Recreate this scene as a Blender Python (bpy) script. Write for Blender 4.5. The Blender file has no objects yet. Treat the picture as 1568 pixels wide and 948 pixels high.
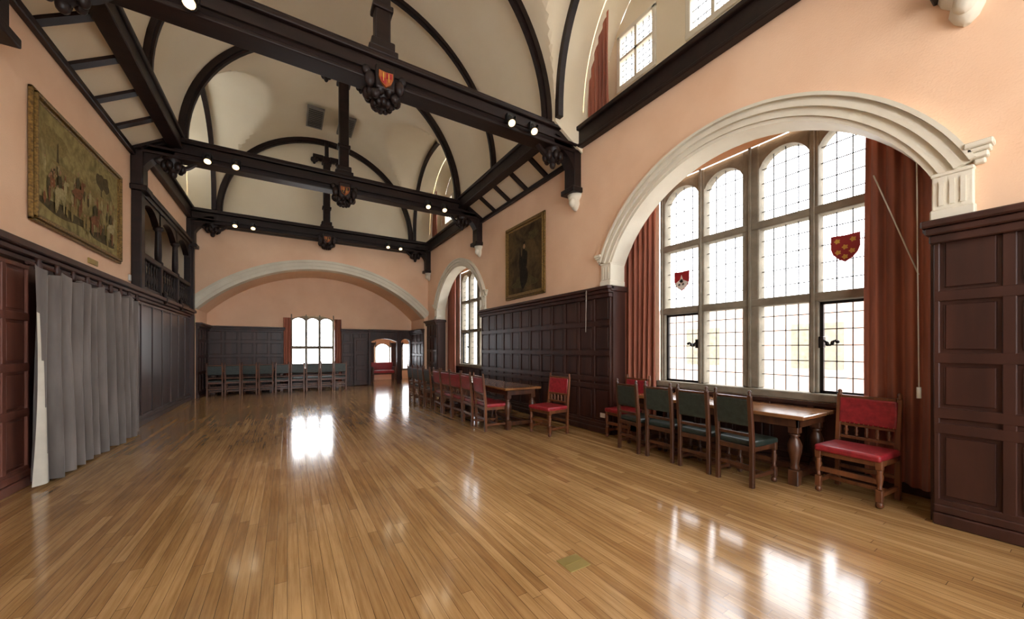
import bpy, bmesh, math, random
from mathutils import Vector, Matrix
random.seed(4)
S = bpy.context.scene
try:
    S.view_settings.view_transform = 'Standard'
    S.view_settings.look = 'None'
    S.view_settings.exposure = 0.3
except Exception as e:
    print(e)

# ---------------------------------------------------------------- materials
def lin(r, g, b):
    f = lambda c: (c/255/12.92) if c/255 <= .04045 else ((c/255+.055)/1.055)**2.4
    return (f(r), f(g), f(b), 1)

def mat(name, col, rough=.5, col2=None, scale=5, stretch=(1,1,1), bump=0, bscale=None, spec=.5, metal=0, coat=0, detail=4, dist=0, emit=0, sheen=0):
    m = bpy.data.materials.new(name); m.use_nodes = True
    N = m.node_tree.nodes; L = m.node_tree.links
    b = N['Principled BSDF']
    b.inputs['Roughness'].default_value = rough
    b.inputs['Metallic'].default_value = metal
    b.inputs['Specular IOR Level'].default_value = spec
    b.inputs['Coat Weight'].default_value = coat
    b.inputs['Sheen Weight'].default_value = sheen
    b.inputs['Base Color'].default_value = col
    if emit:
        b.inputs['Emission Color'].default_value = col
        b.inputs['Emission Strength'].default_value = emit
    tc = N.new('ShaderNodeTexCoord'); mp = N.new('ShaderNodeMapping')
    mp.inputs['Scale'].default_value = stretch
    L.new(tc.outputs['Object'], mp.inputs['Vector'])
    nz = N.new('ShaderNodeTexNoise'); nz.inputs['Scale'].default_value = scale
    nz.inputs['Detail'].default_value = detail; nz.inputs['Distortion'].default_value = dist
    L.new(mp.outputs['Vector'], nz.inputs['Vector'])
    if col2 is None:
        col2 = (col[0]*.85, col[1]*.85, col[2]*.85, 1)
    cr = N.new('ShaderNodeValToRGB')
    cr.color_ramp.elements[0].position = .3; cr.color_ramp.elements[0].color = col2
    cr.color_ramp.elements[1].position = .7; cr.color_ramp.elements[1].color = col
    L.new(nz.outputs['Fac'], cr.inputs['Fac']); L.new(cr.outputs['Color'], b.inputs['Base Color'])
    if bump:
        bp = N.new('ShaderNodeBump'); bp.inputs['Strength'].default_value = bump; bp.inputs['Distance'].default_value = .01
        if bscale:
            n2 = N.new('ShaderNodeTexNoise'); n2.inputs['Scale'].default_value = bscale
            L.new(mp.outputs['Vector'], n2.inputs['Vector']); L.new(n2.outputs['Fac'], bp.inputs['Height'])
        else:
            L.new(nz.outputs['Fac'], bp.inputs['Height'])
        L.new(bp.outputs['Normal'], b.inputs['Normal'])
    return m

M = {}
M['plaster'] = mat('peach_plaster', lin(240,204,172), .8, lin(232,193,160), 1.5, bump=.25, bscale=60, spec=.2)
M['cream'] = mat('cream_vault_plaster', lin(234,222,196), .8, lin(226,212,184), .8, bump=.15, bscale=40, spec=.2)
M['stone'] = mat('painted_arch_stone', lin(228,222,204), .7, lin(214,206,188), 2, bump=.15, bscale=50, spec=.3)
M['winstone'] = mat('window_limestone', lin(138,130,114), .8, lin(116,108,94), 6, bump=.3, bscale=50, spec=.2)
M['panel'] = mat('dark_oak_panelling', lin(68,40,32), .38, lin(44,26,22), 6, (1,1,.12), bump=.1, spec=.35)
M['redpanel'] = mat('brown_oak_panelling', lin(122,74,60), .4, lin(90,54,44), 6, (1,1,.12), bump=.1)
M['greypanel'] = mat('grey_brown_boarding', lin(84,73,72), .32, lin(62,53,53), 4, (1,1,.1), bump=.1)
M['truss'] = mat('blackened_oak', lin(40,26,23), .45, lin(23,15,14), 8, (.2,1,1), bump=.2, spec=.3)
M['chairwood'] = mat('chair_oak', lin(118,70,40), .35, lin(74,41,24), 14, (1,1,.15), bump=.1)
M['darkchair'] = mat('dark_chair_oak', lin(88,52,32), .35, lin(54,31,20), 14, (1,1,.15), bump=.1)
M['tabletop'] = mat('table_oak', lin(142,96,58), .22, lin(104,66,38), 8, (1,.12,1), bump=.05, coat=.3)
M['redleather'] = mat('red_leather', lin(158,40,48), .36, lin(120,28,36), 20, bump=.15, spec=.5)
M['greenleather'] = mat('green_leather', lin(46,56,50), .42, lin(30,38,34), 20, bump=.15)
M['greycurtain'] = mat('grey_velvet', lin(124,117,112), .8, lin(88,82,79), 5, (1,1,.2), sheen=.2)
M['redcurtain'] = mat('rust_curtain', lin(172,104,80), .85, lin(134,76,60), 4, (1,1,.15), sheen=.2)
M['lining'] = mat('curtain_lining', lin(205,200,186), .9)
M['gold'] = mat('gilt_frame', lin(150,118,60), .45, lin(80,60,28), 40, bump=.5, metal=.4)
M['iron'] = mat('black_iron', lin(34,34,36), .45, metal=.5)
M['lead'] = mat('window_lead', lin(96,96,96), .6)
M['brass'] = mat('brass', lin(170,150,90), .4, metal=.5)
M['whiteplastic'] = mat('white_plastic', lin(225,225,220), .4)
M['black'] = mat('lamp_black_metal', lin(25,25,26), .4)
M['orange'] = mat('shield_orange', lin(160,84,34), .5)
M['shieldred'] = mat('shield_red', lin(150,24,30), .5)
M['shieldgold'] = mat('shield_gold', lin(205,160,64), .5)
M['shieldwhite'] = mat('shield_white', lin(225,222,214), .5)
M['lampglow'] = mat('lamp_glow', (1,.7,.36,1), .5, (1,.7,.36,1), emit=2.6)
M['green_sign'] = mat('exit_sign_green', lin(20,160,90), .5, emit=.6)
M['brick'] = mat('courtyard_brick', lin(212,182,166), .9, lin(192,162,148), 3)
M['paving'] = mat('courtyard_paving', lin(190,188,180), .9)
M['vent'] = mat('vent_grille_metal', lin(120,116,110), .6)

def glassmat():
    m = bpy.data.materials.new('leaded_glass'); m.use_nodes = True
    N = m.node_tree.nodes; L = m.node_tree.links; N.clear()
    o = N.new('ShaderNodeOutputMaterial'); mx = N.new('ShaderNodeMixShader')
    t = N.new('ShaderNodeBsdfTransparent'); g = N.new('ShaderNodeBsdfGlossy')
    t.inputs['Color'].default_value = (.97,.98,1,1)
    g.inputs['Roughness'].default_value = .05
    nz = N.new('ShaderNodeTexNoise'); nz.inputs['Scale'].default_value = 6
    mr = N.new('ShaderNodeMapRange'); mr.inputs['To Min'].default_value=.03; mr.inputs['To Max'].default_value=.07
    L.new(nz.outputs['Fac'], mr.inputs['Value']); L.new(mr.outputs['Result'], mx.inputs[0])
    L.new(t.outputs[0], mx.inputs[1]); L.new(g.outputs[0], mx.inputs[2]); L.new(mx.outputs[0], o.inputs[0])
    return m
M['glass'] = glassmat()

def floormat():
    m = bpy.data.materials.new('polished_oak_strip_floor'); m.use_nodes = True
    N = m.node_tree.nodes; L = m.node_tree.links; b = N['Principled BSDF']
    tc = N.new('ShaderNodeTexCoord')
    RH=.07; BW=2.0
    sx = N.new('ShaderNodeSeparateXYZ'); L.new(tc.outputs['Object'], sx.inputs[0])
    def mth(op,a,bv=None,clamp=False):
        n=N.new('ShaderNodeMath'); n.operation=op
        for k,v in enumerate((a,bv)):
            if v is None: continue
            if isinstance(v,(int,float)): n.inputs[k].default_value=v
            else: L.new(v,n.inputs[k])
        return n.outputs[0]
    row = mth('FLOOR', mth('DIVIDE', sx.outputs['X'], RH))
    wn = N.new('ShaderNodeTexWhiteNoise'); wn.noise_dimensions='1D'; L.new(row, wn.inputs['W'])
    yy = mth('ADD', sx.outputs['Y'], mth('MULTIPLY', wn.outputs['Value'], BW*3.7))
    cb = N.new('ShaderNodeCombineXYZ'); L.new(yy, cb.inputs[0]); L.new(sx.outputs['X'], cb.inputs[1])
    br = N.new('ShaderNodeTexBrick'); L.new(cb.outputs[0], br.inputs['Vector'])
    br.inputs['Scale'].default_value = 1; br.inputs['Brick Width'].default_value = BW
    br.inputs['Row Height'].default_value = RH; br.inputs['Mortar Size'].default_value = .0014
    br.inputs['Mortar Smooth'].default_value = .4; br.offset = 0
    br.inputs['Color1'].default_value = lin(206,166,114); br.inputs['Color2'].default_value = lin(170,130,82)
    br.inputs['Mortar'].default_value = lin(88,58,34)
    # grain differs from board to board
    cb2 = N.new('ShaderNodeCombineXYZ')
    L.new(mth('MULTIPLY', sx.outputs['X'], 20), cb2.inputs[0]); L.new(mth('MULTIPLY', yy, .9), cb2.inputs[1]); L.new(mth('MULTIPLY', wn.outputs['Value'], 30), cb2.inputs[2])
    nz = N.new('ShaderNodeTexNoise'); nz.inputs['Scale'].default_value = 2.2; nz.inputs['Detail'].default_value = 8; nz.inputs['Roughness'].default_value=.65
    L.new(cb2.outputs[0], nz.inputs['Vector'])
    cr = N.new('ShaderNodeValToRGB')
    cr.color_ramp.elements[0].position=.3; cr.color_ramp.elements[0].color=(.5,.43,.35,1)
    cr.color_ramp.elements[1].position=.6; cr.color_ramp.elements[1].color=(1,1,1,1)
    L.new(nz.outputs['Fac'], cr.inputs['Fac'])
    mx = N.new('ShaderNodeMix'); mx.data_type='RGBA'; mx.blend_type='MULTIPLY'; mx.inputs[0].default_value=.75
    L.new(br.outputs['Color'], mx.inputs[6]); L.new(cr.outputs['Color'], mx.inputs[7])
    n3 = N.new('ShaderNodeTexNoise'); n3.inputs['Scale'].default_value=.8; n3.inputs['Detail'].default_value=5
    L.new(tc.outputs['Object'], n3.inputs['Vector'])
    cr3 = N.new('ShaderNodeValToRGB')
    cr3.color_ramp.elements[0].position=.3; cr3.color_ramp.elements[0].color=(.7,.66,.62,1)
    cr3.color_ramp.elements[1].position=.68; cr3.color_ramp.elements[1].color=(1,1,1,1)
    L.new(n3.outputs['Fac'], cr3.inputs['Fac'])
    mx2 = N.new('ShaderNodeMix'); mx2.data_type='RGBA'; mx2.blend_type='MULTIPLY'; mx2.inputs[0].default_value=1
    L.new(mx.outputs[2], mx2.inputs[6]); L.new(cr3.outputs['Color'], mx2.inputs[7])
    L.new(mx2.outputs[2], b.inputs['Base Color'])
    mr = N.new('ShaderNodeMapRange'); mr.inputs['To Min'].default_value=.06; mr.inputs['To Max'].default_value=.2
    L.new(nz.outputs['Fac'], mr.inputs['Value']); L.new(mr.outputs['Result'], b.inputs['Roughness'])
    bp = N.new('ShaderNodeBump'); bp.inputs['Strength'].default_value=.1; bp.inputs['Distance'].default_value=.002
    L.new(br.outputs['Fac'], bp.inputs['Height']); bp.invert=True
    bp2 = N.new('ShaderNodeBump'); bp2.inputs['Strength'].default_value=.04; bp2.inputs['Distance'].default_value=.003
    L.new(nz.outputs['Fac'], bp2.inputs['Height']); L.new(bp.outputs['Normal'], bp2.inputs['Normal'])
    L.new(bp2.outputs['Normal'], b.inputs['Normal'])
    b.inputs['Specular IOR Level'].default_value=.6
    return m
M['floor'] = floormat()

def paintmat(name, cols, scale, dist, fine=.35):
    m = bpy.data.materials.new(name); m.use_nodes=True
    N = m.node_tree.nodes; L = m.node_tree.links; b = N['Principled BSDF']
    tc = N.new('ShaderNodeTexCoord'); nz = N.new('ShaderNodeTexNoise')
    nz.inputs['Scale'].default_value=scale; nz.inputs['Detail'].default_value=8; nz.inputs['Distortion'].default_value=dist; nz.inputs['Roughness'].default_value=.6
    L.new(tc.outputs['Object'], nz.inputs['Vector'])
    cr = N.new('ShaderNodeValToRGB'); e = cr.color_ramp.elements
    while len(e) < len(cols): e.new(.5)
    for i,c in enumerate(cols):
        e[i].position = .28+.44*i/(len(cols)-1); e[i].color = c
    L.new(nz.outputs['Fac'], cr.inputs['Fac'])
    vo = N.new('ShaderNodeTexNoise'); vo.inputs['Scale'].default_value=scale*5; vo.inputs['Detail'].default_value=3
    L.new(tc.outputs['Object'], vo.inputs['Vector'])
    c2 = N.new('ShaderNodeValToRGB'); c2.color_ramp.elements[0].position=.35; c2.color_ramp.elements[0].color=(.45,.4,.34,1)
    c2.color_ramp.elements[1].position=.62; c2.color_ramp.elements[1].color=(1,1,1,1)
    L.new(vo.outputs['Fac'], c2.inputs['Fac'])
    mx = N.new('ShaderNodeMix'); mx.data_type='RGBA'; mx.blend_type='MULTIPLY'; mx.inputs[0].default_value=fine
    L.new(cr.outputs['Color'], mx.inputs[6]); L.new(c2.outputs['Color'], mx.inputs[7])
    L.new(mx.outputs[2], b.inputs['Base Color'])
    b.inputs['Roughness'].default_value=.75; b.inputs['Specular IOR Level'].default_value=.15
    return m
M['canvas1'] = paintmat('battle_scene_canvas', [lin(92,82,52),lin(132,120,76),lin(160,146,96),lin(136,122,78),lin(176,162,114)], 2.2, 1.0, .5)
M['canvas2'] = paintmat('portrait_canvas', [lin(44,36,25),lin(74,60,40),lin(98,80,52),lin(66,54,38)], 1.8, .6)
M['paintcream'] = paintmat('painted_cream', [lin(150,138,96),lin(186,172,126)], 9, 1)
M['paintdark'] = paintmat('painted_dark', [lin(64,56,36),lin(96,84,54)], 9, 1)
M['paintblack'] = paintmat('painted_black', [lin(28,24,20),lin(46,40,31)], 9, 1)
M['paintred'] = paintmat('painted_rust', [lin(108,76,50),lin(140,92,60)], 9, 1)
M['paintskin'] = mat('painted_skin', lin(162,128,94), .7, spec=.15)
M['paintochre'] = paintmat('painted_ochre', [lin(118,104,64),lin(152,134,84)], 9, 1)

# ---------------------------------------------------------------- mesh builder
class MB:
    def __init__(s, name, mats):
        s.bm = bmesh.new(); s.name = name; s.mats = mats
    def face(s, pts, m=0, smooth=False):
        f = s.bm.faces.new([s.bm.verts.new(p) for p in pts]); f.material_index = m; f.smooth = smooth
        return f
    def hexa(s, P, m=0, bev=0):
        v = [s.bm.verts.new(p) for p in P]
        fs = []
        for idx in ((0,3,2,1),(4,5,6,7),(0,1,5,4),(1,2,6,5),(2,3,7,6),(3,0,4,7)):
            f = s.bm.faces.new([v[i] for i in idx]); f.material_index = m; fs.append(f)
        if bev:
            es = list({e for f in fs for e in f.edges})
            r = bmesh.ops.bevel(s.bm, geom=es, offset=bev, segments=3 if bev > .012 else 1, affect='EDGES', profile=.5)
            for f in r['faces']:
                f.material_index = m; f.smooth = bev > .012
    def box(s, x0,x1,y0,y1,z0,z1,m=0,bev=0):
        if x0>x1: x0,x1=x1,x0
        if y0>y1: y0,y1=y1,y0
        s.hexa([(x0,y0,z0),(x1,y0,z0),(x1,y1,z0),(x0,y1,z0),(x0,y0,z1),(x1,y0,z1),(x1,y1,z1),(x0,y1,z1)],m,bev)
    def lathe(s, cx,cy,prof,m=0,seg=12,sx=1,sy=1):
        rings=[]
        for r,z in prof:
            rings.append([s.bm.verts.new((cx+sx*r*math.cos(2*math.pi*i/seg), cy+sy*r*math.sin(2*math.pi*i/seg), z)) for i in range(seg)])
        for a,b in zip(rings,rings[1:]):
            for i in range(seg):
                f=s.bm.faces.new([a[i],a[(i+1)%seg],b[(i+1)%seg],b[i]]); f.material_index=m; f.smooth=True
        for r in (rings[0],rings[-1]):
            try:
                f=s.bm.faces.new(r); f.material_index=m
            except Exception: pass
    def blob(s,cx,cy,cz,rx,ry,rz,m=0,seg=8):
        prof=[(math.sin(math.pi*k/6)*1.0+.01,-math.cos(math.pi*k/6)) for k in range(7)]
        rings=[[s.bm.verts.new((cx+rx*r*math.cos(2*math.pi*i/seg),cy+ry*r*math.sin(2*math.pi*i/seg),cz+rz*z)) for i in range(seg)] for r,z in prof]
        for a,b in zip(rings,rings[1:]):
            for i in range(seg):
                f=s.bm.faces.new([a[i],a[(i+1)%seg],b[(i+1)%seg],b[i]]); f.material_index=m; f.smooth=True
    def tube(s,p0,p1,r,m=0,seg=8,r1=None):
        p0=Vector(p0);p1=Vector(p1);d=(p1-p0).normalized()
        a=d.orthogonal().normalized();b=d.cross(a)
        r1=r if r1 is None else r1
        A=[s.bm.verts.new(p0+(a*math.cos(t)+b*math.sin(t))*r) for t in [2*math.pi*i/seg for i in range(seg)]]
        B=[s.bm.verts.new(p1+(a*math.cos(t)+b*math.sin(t))*r1) for t in [2*math.pi*i/seg for i in range(seg)]]
        for i in range(seg):
            f=s.bm.faces.new([A[i],A[(i+1)%seg],B[(i+1)%seg],B[i]]); f.material_index=m; f.smooth=True
        for q in (A,B):
            f=s.bm.faces.new(q); f.material_index=m
    def ribbon(s,pts,nrm,bn,w,d,m=0):
        bn=Vector(bn); rings=[]
        for p,n in zip(pts,nrm):
            p=Vector(p);n=Vector(n)
            rings.append([s.bm.verts.new(q) for q in (p-bn*w/2,p+bn*w/2,p+bn*w/2+n*d,p-bn*w/2+n*d)])
        for a,b in zip(rings,rings[1:]):
            for i in range(4):
                f=s.bm.faces.new([a[i],a[(i+1)%4],b[(i+1)%4],b[i]]); f.material_index=m
        for r in (rings[0],rings[-1]):
            f=s.bm.faces.new(r); f.material_index=m
    def poly(s,pts,off,m=0):
        off=Vector(off)
        a=[s.bm.verts.new(p) for p in pts]; b=[s.bm.verts.new(Vector(p)+off) for p in pts]
        n=len(a)
        for i in range(n):
            f=s.bm.faces.new([a[i],a[(i+1)%n],b[(i+1)%n],b[i]]); f.material_index=m
        f=s.bm.faces.new(a); f.material_index=m
        f=s.bm.faces.new(b); f.material_index=m
    def obj(s, bevel=0, recalc=True, mesh_only=False, sharp=None):
        if recalc: bmesh.ops.recalc_face_normals(s.bm, faces=s.bm.faces[:])
        me=bpy.data.meshes.new(s.name); s.bm.to_mesh(me); s.bm.free()
        for k in s.mats: me.materials.append(M[k])
        if sharp is not None:
            for p in me.polygons: p.use_smooth=True
            try: me.set_sharp_from_angle(angle=sharp)
            except Exception as e: print(e)
        if mesh_only: return me
        return link(s.name, me, bevel)
def link(name, me, bevel=0, loc=(0,0,0), rot=0):
    o=bpy.data.objects.new(name, me); S.collection.objects.link(o)
    o.location=loc; o.rotation_euler=(0,0,rot)
    return o

# wall mapping: W=(axis, coord, sign)
def wp(W,u,n,z):
    a,c,sg=W
    return (c+sg*n,u,z) if a=='x' else (u,c+sg*n,z)
def wbox(mb,W,u0,u1,n0,n1,z0,z1,m=0,bev=0):
    a,c,sg=W
    if a=='x': mb.box(c+sg*n0,c+sg*n1,u0,u1,z0,z1,m,bev)
    else: mb.box(u0,u1,c+sg*n0,c+sg*n1,z0,z1,m,bev)
def sheet(mb,W,n,us,zlo,zhi,m=0):
    fl = zlo if callable(zlo) else (lambda u:zlo)
    fh = zhi if callable(zhi) else (lambda u:zhi)
    for a,b in zip(us,us[1:]):
        P=[wp(W,a,n,fl(a)),wp(W,b,n,fl(b)),wp(W,b,n,fh(b)),wp(W,a,n,fh(a))]
        if fh(a)-fl(a)<1e-4 and fh(b)-fl(b)<1e-4: continue
        if fh(a)-fl(a)<1e-4: P=P[:3]
        elif fh(b)-fl(b)<1e-4: P=[P[0],P[1],P[3]]
        mb.face(P,m)
def arcf(uc,a,zs,h):
    if h<1e-4: return lambda u: zs
    R=(a*a+h*h)/(2*h)
    return lambda u: zs-(R-h)+math.sqrt(max(0,R*R-(u-uc)**2))
def arcus(uc,a,n=40):
    return [uc-a*math.cos(math.pi*i/n) for i in range(n+1)]
def panelling(mb,W,u0,u1,rows,mod,m=0,cap=True,n0=0.0,skirt=True):
    z0,z1=rows[0],rows[-1]
    nb=n0+.02
    wbox(mb,W,u0,u1,n0,nb,0,z1,m)
    k=max(1,round((u1-u0)/mod)); mod=(u1-u0)/k; st=.07
    for i in range(k+1):
        c=u0+i*mod; a=max(u0,c-st/2); b=min(u1,c+st/2)
        wbox(mb,W,a,b,nb,nb+.028,z0,z1,m,.006)
    for r in rows:
        wbox(mb,W,u0,u1,nb,nb+.03,max(0,r-.045),min(z1,r+.045),m,.006)
    for i in range(k):
        for a,b in zip(rows,rows[1:]):
            if b-a<.2: continue
            wbox(mb,W,u0+i*mod+.06,u0+(i+1)*mod-.06,nb,nb+.014,a+.07,b-.07,m,.01)
    if skirt:
        wbox(mb,W,u0,u1,n0,n0+.09,0,.1,m,.01); wbox(mb,W,u0,u1,n0,n0+.07,.1,.17,m,.01)
    if cap:
        wbox(mb,W,u0-.02,u1+.02,n0,n0+.09,z1-.1,z1-.03,m,.008)
        wbox(mb,W,u0-.04,u1+.04,n0,n0+.13,z1-.03,z1+.03,m,.01)
        wbox(mb,W,u0-.06,u1+.06,n0,n0+.17,z1+.03,z1+.09,m,.012)

xL,xR,xc,hw=-2.5,4.82,1.16,3.66
Y0,YE,YF=-3.5,14.4,16.2
TR=[.65,5.5,9.7,14.2]
WR=('x',xR,-1); WL=('x',xL,1); WF=('y',YF,-1); WE=('y',YE,-1)
BAY=[2.7,11.4]; BA=1.87; BS=2.95; BH=1.25
DB=[3.07,11.98]; DH=2.25

# ---------------------------------------------------------------- floor
mb=MB('floor',['floor']); mb.box(xL-1.8,xR+1.3,Y0-.2,18.8,-.12,0); mb.obj()

# ---------------------------------------------------------------- right wall
mb=MB('wall_right',['plaster','stone','panel'])
for n in (0,-.3):
    prev=Y0
    for c in BAY:
        f=arcf(c,BA,BS,BH)
        sheet(mb,WR,n,[prev,c-BA],0,5.72); sheet(mb,WR,n,arcus(c,BA),f,5.72); prev=c+BA
    sheet(mb,WR,n,[prev,YE],0,5.72)
for c in BAY:
    f=arcf(c,BA,BS,BH); us=arcus(c,BA)
    for a,b in zip(us,us[1:]):
        mb.face([wp(WR,a,0,f(a)),wp(WR,b,0,f(b)),wp(WR,b,-.3,f(b)),wp(WR,a,-.3,f(a))],1)
    for u in (c-BA,c+BA):
        mb.face([wp(WR,u,0,2.6),wp(WR,u,-.3,2.6),wp(WR,u,-.3,BS),wp(WR,u,0,BS)],1)
        mb.face([wp(WR,u,0,0),wp(WR,u,-.3,0),wp(WR,u,-.3,2.6),wp(WR,u,0,2.6)],2)
    a,b=c-2.2,c+2.2
    for u in (a,b): mb.face([(5.12,u,0),(5.62,u,0),(5.62,u,4.6),(5.12,u,4.6)],0)
    mb.face([(5.12,a,4.6),(5.62,a,4.6),(5.62,b,4.6),(5.12,b,4.6)],0)
    WB=('x',5.56,-1)
    sheet(mb,WB,0,[a,c-1.47],0,4.6); sheet(mb,WB,0,[c+1.47,b],0,4.6)
    sheet(mb,WB,0,[c-1.47,c+1.47],4.32,4.6); sheet(mb,WB,0,[c-1.47,c+1.47],0,.95)
mb.obj(recalc=False)

ROWS=[.17,.82,.95,1.42,1.95,2.5]
for (a,b,md) in ((Y0,BAY[0]-BA,.38),(BAY[0]+BA,BAY[1]-BA,.41),(BAY[1]+BA,YE,.38)):
    mb=MB('trim_wainscot_right',['panel']); panelling(mb,WR,a,b,ROWS,md); mb.obj()
for c in BAY:
    mb=MB('trim_window_bay_panelling',['panel']); panelling(mb,('x',5.56,-1),c-2.18,c+2.18,[.17,.84],.5,cap=False); mb.obj()
    for sgn in (-1,1):
        mb=MB('trim_jamb_lining',['panel'])
        W2=('y',c+sgn*BA,-sgn)
        wbox(mb,W2,4.82,5.12,0,.025,0,2.5); wbox(mb,W2,4.74,5.14,0,.06,2.5,2.59,0,.01)
        mb.obj()

def arch_mould(name,W,uc,a,zs,h,impost=True,foot=2.6,layers=((.0,.045,.035),(.045,.085,.06),(.085,.13,.04),(.13,.185,.08),(.185,.22,.055),(.22,.255,.1))):
    mb=MB(name,['stone'])
    R=(a*a+h*h)/(2*h); zc=zs-(R-h); th=math.asin(min(1,a/R)); n=48
    ang=[-th+2*th*i/n for i in range(n+1)]
    nb=wp(W,0,1,0); o=wp(W,0,0,0); bn=Vector(nb)-Vector(o)
    for r0,r1,dep in layers:
        rr=R+r0; pts=[];nr=[]
        for t in ang:
            p=Vector(wp(W,uc+rr*math.sin(t),dep/2,zc+rr*math.cos(t)))
            q=Vector(wp(W,uc+(rr+1)*math.sin(t),dep/2,zc+(rr+1)*math.cos(t)))
            pts.append(p); nr.append(q-p)
        mb.ribbon(pts,nr,bn,dep,r1-r0)
    if impost:
        for sg in (-1,1):
            e=uc+sg*a
            i,o2=e-sg*.01,e+sg*.22
            u0,u1=min(i,o2),max(i,o2)
            wbox(mb,W,u0,u1,-.3,.05,foot,zs+.06,0,.008)
            wbox(mb,W,u0-.01,u1+.01,-.3,.07,foot,foot+.09,0,.01)
            for k in range(3):
                uu=u0+.04+k*.06; wbox(mb,W,uu,uu+.028,.05,.062,foot+.12,zs-.02)
            wbox(mb,W,u0-.005,u1+.005,-.3,.065,zs+.02,zs+.05,0,.006)
            ce=e+sg*.25; zt=zs+.19
            for hwid,pr,z0,z1 in ((.075,.12,zt-.02,zt+.025),(.062,.1,zt-.055,zt-.02),(.046,.08,zt-.1,zt-.055),(.03,.055,zt-.14,zt-.1)):
                wbox(mb,W,ce-hwid,ce+hwid,0,pr,z0,z1,0,.008)
    return mb.obj()
for i,c in enumerate(BAY):
    arch_mould('trim_window_arch',WR,c,BA,BS,BH)
arch_mould('trim_end_arch',WE,xc,3.51,2.7,1.55,impost=False,layers=((0,.1,.04),(.1,.22,.07),(.22,.3,.1)))

# ---------------------------------------------------------------- windows
def lights_win(name,W,lights,z0,trs,ztop,archh,nf=-.02,depth=.18,outer=.1,leadw=.145,leadh=.21,casement=()):
    mb=MB(name,['winstone','lead','glass','iron'])
    us=sorted([u for l in lights for u in l]); A=us[0]-outer; B=us[-1]+outer
    zt=ztop+.13
    n0,n1=nf,nf-depth; ng=nf-depth*.6
    edges=[A]+us+[B]
    for k in range(0,len(edges),2):
        a,b=edges[k],edges[k+1]
        wbox(mb,W,a,b,n0,n1,z0,zt,0,.02)
        wbox(mb,W,(a+b)/2-.02,(a+b)/2+.02,n0+.03,n0,z0,zt,0,.008)
    wbox(mb,W,A-.03,B+.03,n0+.06,n1,z0-.1,z0,0,.02)
    zs=[z0]+[t for t in trs]+[ztop]
    for t in trs: wbox(mb,W,A,B,n0+.01,n1,t-.055,t+.055,0,.02)
    for (a,b) in lights:
        c=(a+b)/2;h=(b-a)/2
        f=arcf(c,h,ztop-archh,archh)
        uu=[a+(b-a)*i/14 for i in range(15)]
        if archh>0.01:
            for p,q in zip(uu,uu[1:]):
                P=[wp(W,p,n0-.02,f(p)),wp(W,q,n0-.02,f(q)),wp(W,q,n1,f(q)),wp(W,p,n1,f(p)),
                   wp(W,p,n0-.02,zt),wp(W,q,n0-.02,zt),wp(W,q,n1,zt),wp(W,p,n1,zt)]
                mb.hexa(P,0)
        else:
            wbox(mb,W,a,b,n0,n1,ztop,zt,0)
        mb.face([wp(W,a,ng,z0),wp(W,b,ng,z0),wp(W,b,ng,ztop),wp(W,a,ng,ztop)],2)
        k=max(2,round((b-a)/leadw))
        for i in range(1,k):
            u=a+(b-a)*i/k; wbox(mb,W,u-.006,u+.006,ng+.008,ng+.001,z0,ztop,1)
        for za,zb in zip(zs,zs[1:]):
            kk=max(2,round((zb-za)/leadh))
            for i in range(1,kk):
                z=za+(zb-za)*i/kk; wbox(mb,W,a,b,ng+.008,ng+.001,z-.006,z+.006,1)
    for li in casement:
        a,b=lights[li]; za,zb=z0,trs[0]-.06; na,nb2=ng+.05,ng+.012
        wbox(mb,W,a,a+.035,na,nb2,za,zb,3);wbox(mb,W,b-.035,b,na,nb2,za,zb,3)
        wbox(mb,W,a,b,na,nb2,za,za+.035,3);wbox(mb,W,a,b,na,nb2,zb-.035,zb,3)
        c=(a if li else b); sg=1 if li else -1
        pr=[]
        for i in range(14):
            t=i/13; pr.append(Vector(wp(W,c+sg*(.02+.16*t),ng+.08,z0+.62+.03*math.sin(t*9))))
        for p,q in zip(pr,pr[1:]): mb.tube(p,q,.013,3,6)
        mb.blob(*pr[-1],.022,.022,.022,3); mb.blob(*pr[5],.02,.02,.03,3); mb.blob(*pr[9],.02,.02,.03,3)
        wbox(mb,W,c+sg*.0,c+sg*.05,ng+.1,ng+.03,z0+.56,z0+.7,3,.005)
    return mb.obj(recalc=True)
OFF=[(-1.38,-.78),(-.68,-.11),(.11,.68),(.78,1.38)]
for i,c in enumerate(BAY):
    lights_win('window_%d'%(i+1),('x',5.56,-1),[(c+a,c+b) for a,b in OFF],.95,[2.14,3.21],4.2,.2,casement=(0,3))

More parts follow.
